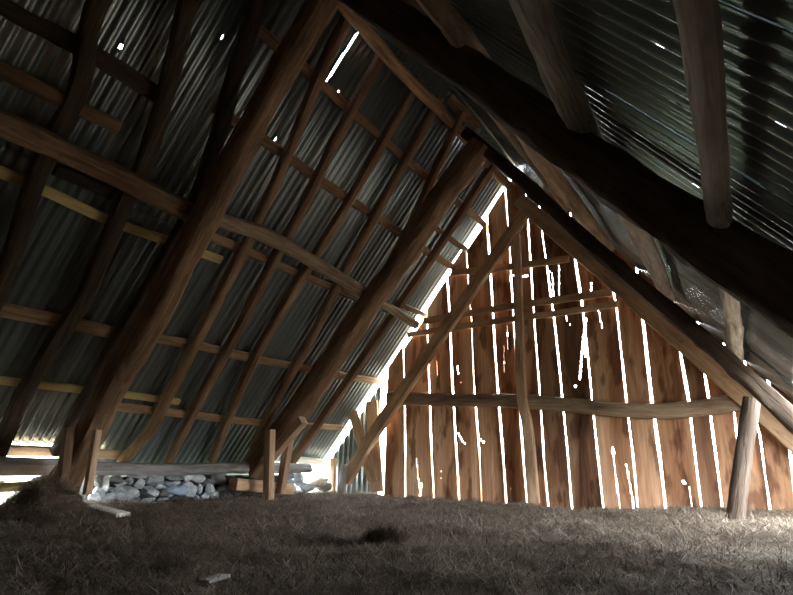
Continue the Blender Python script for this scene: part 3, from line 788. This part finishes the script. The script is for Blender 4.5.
stone(41, 478.5, 15, 4, .1, GRY, seed=202, label='flat dark stone on the yellowish stone at the eave slot')
stone(-3, 485, 12, 6, .1, GRY, seed=203, label='grey stone at the left picture edge in the eave slot')
tag(timber('eave_log', [onX((-30, 490), -4.66), onX((30, 486), -4.66)], .10, .07, UPV, WOOD_YELLOW, 'round'), 'brown log lying in the hay at the left eave slot', 'log')

# pale slabs in the hay
def slab(name, pts, z, w, h, mat, label, cat):
    P = [on(*q, Vector((0, 0, 1)), Vector((0, 0, z))) for q in pts]
    for p in P: p.z = hz(p.x, p.y) + h * .9 + .012
    return tag(timber(name, P, w, h, UPV, mat, 'sawn', wob=.04, taper=1.2), label, cat)
slab('loose_board', [(91, 509.5), (124, 511.5)], -.17, .12, .022, WOOD_PALE, 'pale loose board lying on the hay in front of the low wall', 'board')
slab('loose_board', [(203, 578), (224, 569)], -.2, .05, .012, WOOD_GREY, 'small grey board half sunk in the foreground hay', 'board')

# ------------------------------------------------------------------ the rest of the loft around the camera
def quad_wall(name, verts, mat, kind='structure'):
    me = bpy.data.meshes.new(name); me.from_pydata(verts, [], [tuple(range(len(verts)))])
    o = link(name, me, mat); o.modifiers.new('t', 'SOLIDIFY').thickness = .03
    return tag(o, kind=kind)
zt = HR + SHEET_OFF * SL / HALF
quad_wall('wall_front', [(-5.7, YB, -.7), (1.84, YB, -.7), (XA, YB, zt + .06)], WOOD_BOARD)
quad_wall('wall_right', [(1.36, YB, -.6), (1.36, ADDED_HATCH[0], -.6), (1.36, ADDED_HATCH[0], .12), (1.36, YB, .12)], RUBBLE)
quad_wall('wall_right', [(1.36, ADDED_HATCH[0], -.6), (1.36, ADDED_HATCH[1], -.6), (1.36, ADDED_HATCH[1], -.12), (1.36, ADDED_HATCH[0], -.12)], RUBBLE)
quad_wall('wall_left', [(-5.0, YB, -.6), (-5.0, 1.55, -.6), (-5.0, 1.55, .75), (-5.0, YB, .75)], RUBBLE)
me = bpy.data.meshes.new('ground_outside'); me.from_pydata([(-30, -12, -.45), (-5.1, -12, -.45), (-5.1, 25, -.45), (-30, 25, -.45)], [], [(0, 1, 2, 3)])
tag(link('ground_outside', me, GRASS), kind='structure')

# ------------------------------------------------------------------ daylight
w = bpy.data.worlds.new('overcast_sky'); bpy.context.scene.world = w; w.use_nodes = True
bg = w.node_tree.nodes['Background']
wt = w.node_tree
geo = wt.nodes.new('ShaderNodeTexCoord'); sep = wt.nodes.new('ShaderNodeSeparateXYZ')
wt.links.new(geo.outputs['Generated'], sep.inputs[0])
wr = ramp(wt, sep.outputs[2], [(0.0, (0.20, 0.21, 0.18)), (0.02, (0.9, 0.96, 1.0)), (0.6, (0.80, 0.90, 1.0))])
wt.links.new(wr.outputs[0], bg.inputs[0]); bg.inputs[1].default_value = 20.0

def portal(name, c, ux, uz, facing, sx, sz):
    """marks an opening so the sky is sampled through it; gives off nothing itself"""
    l = bpy.data.lights.new(name, 'AREA'); l.shape = 'RECTANGLE'; l.size = sx; l.size_y = sz
    l.cycles.is_portal = True
    o = bpy.data.objects.new(name, l); C.objects.link(o)
    z = -facing.normalized(); x = ux.normalized(); y = z.cross(x)
    m = Matrix((x, y, z)).transposed().to_4x4(); m.translation = c
    o.matrix_world = m
    return o
for k in range(0, 17):
    zt_ = roof_z(float(gx(k, 1.0)), .25); zt_ = min(zt_, float(G[k][0][-1]) + .5, roof_z(float(gx(k, zt_)), .2))
    zb = -.25
    xa, xb = float(gx(k, zb)), float(gx(k, zt_))
    d = Vector((xb - xa, 0, zt_ - zb)); mid = Vector(((xa + xb) / 2, YG + .05, (zb + zt_) / 2))
    portal('sky_portal', mid, Vector((0, 0, 1)).cross(Vector((0, -1, 0))), d, Vector((0, -1, 0)), 2 * GW[k] + .03, d.length)
# strip under the sheets on the left rake
a = onY((485, 212), YG); b = onY((333, 448), YG)
d = (b - a)
portal('sky_portal', (a + b) / 2 - NL * .10 + Vector((0, .04, 0)), d, NL, Vector((0, -1, 0)), d.length, .28)
# eave slots on the left
portal('sky_portal', Vector((-5.0, 2.1, .1)), YV, UPV, Vector((1, 0, 0)), 1.1, .6)
portal('sky_portal', Vector((1.38, (ADDED_HATCH[0] + ADDED_HATCH[1]) / 2, .38)), YV, UPV, Vector((-1, 0, 0)), ADDED_HATCH[1] - ADDED_HATCH[0], 1.06)  # sky through the added hatch on the right
portal('sky_portal', Vector((-4.98, 5.48, -.02)), YV, UPV, Vector((1, 0, 0)), 1.1, .5)

sc = bpy.context.scene
sc.view_settings.view_transform = 'Standard'; sc.view_settings.look = 'None'
sc.view_settings.gamma = 1; sc.view_settings.use_curve_mapping = False
sc.view_settings.exposure = 0.9
sc.cycles.max_bounces = 10; sc.cycles.diffuse_bounces = 8; sc.cycles.glossy_bounces = 6
sc.cycles.use_denoising = True
sc.cycles.sample_clamp_indirect = 0
bpy.context.view_layer.update()
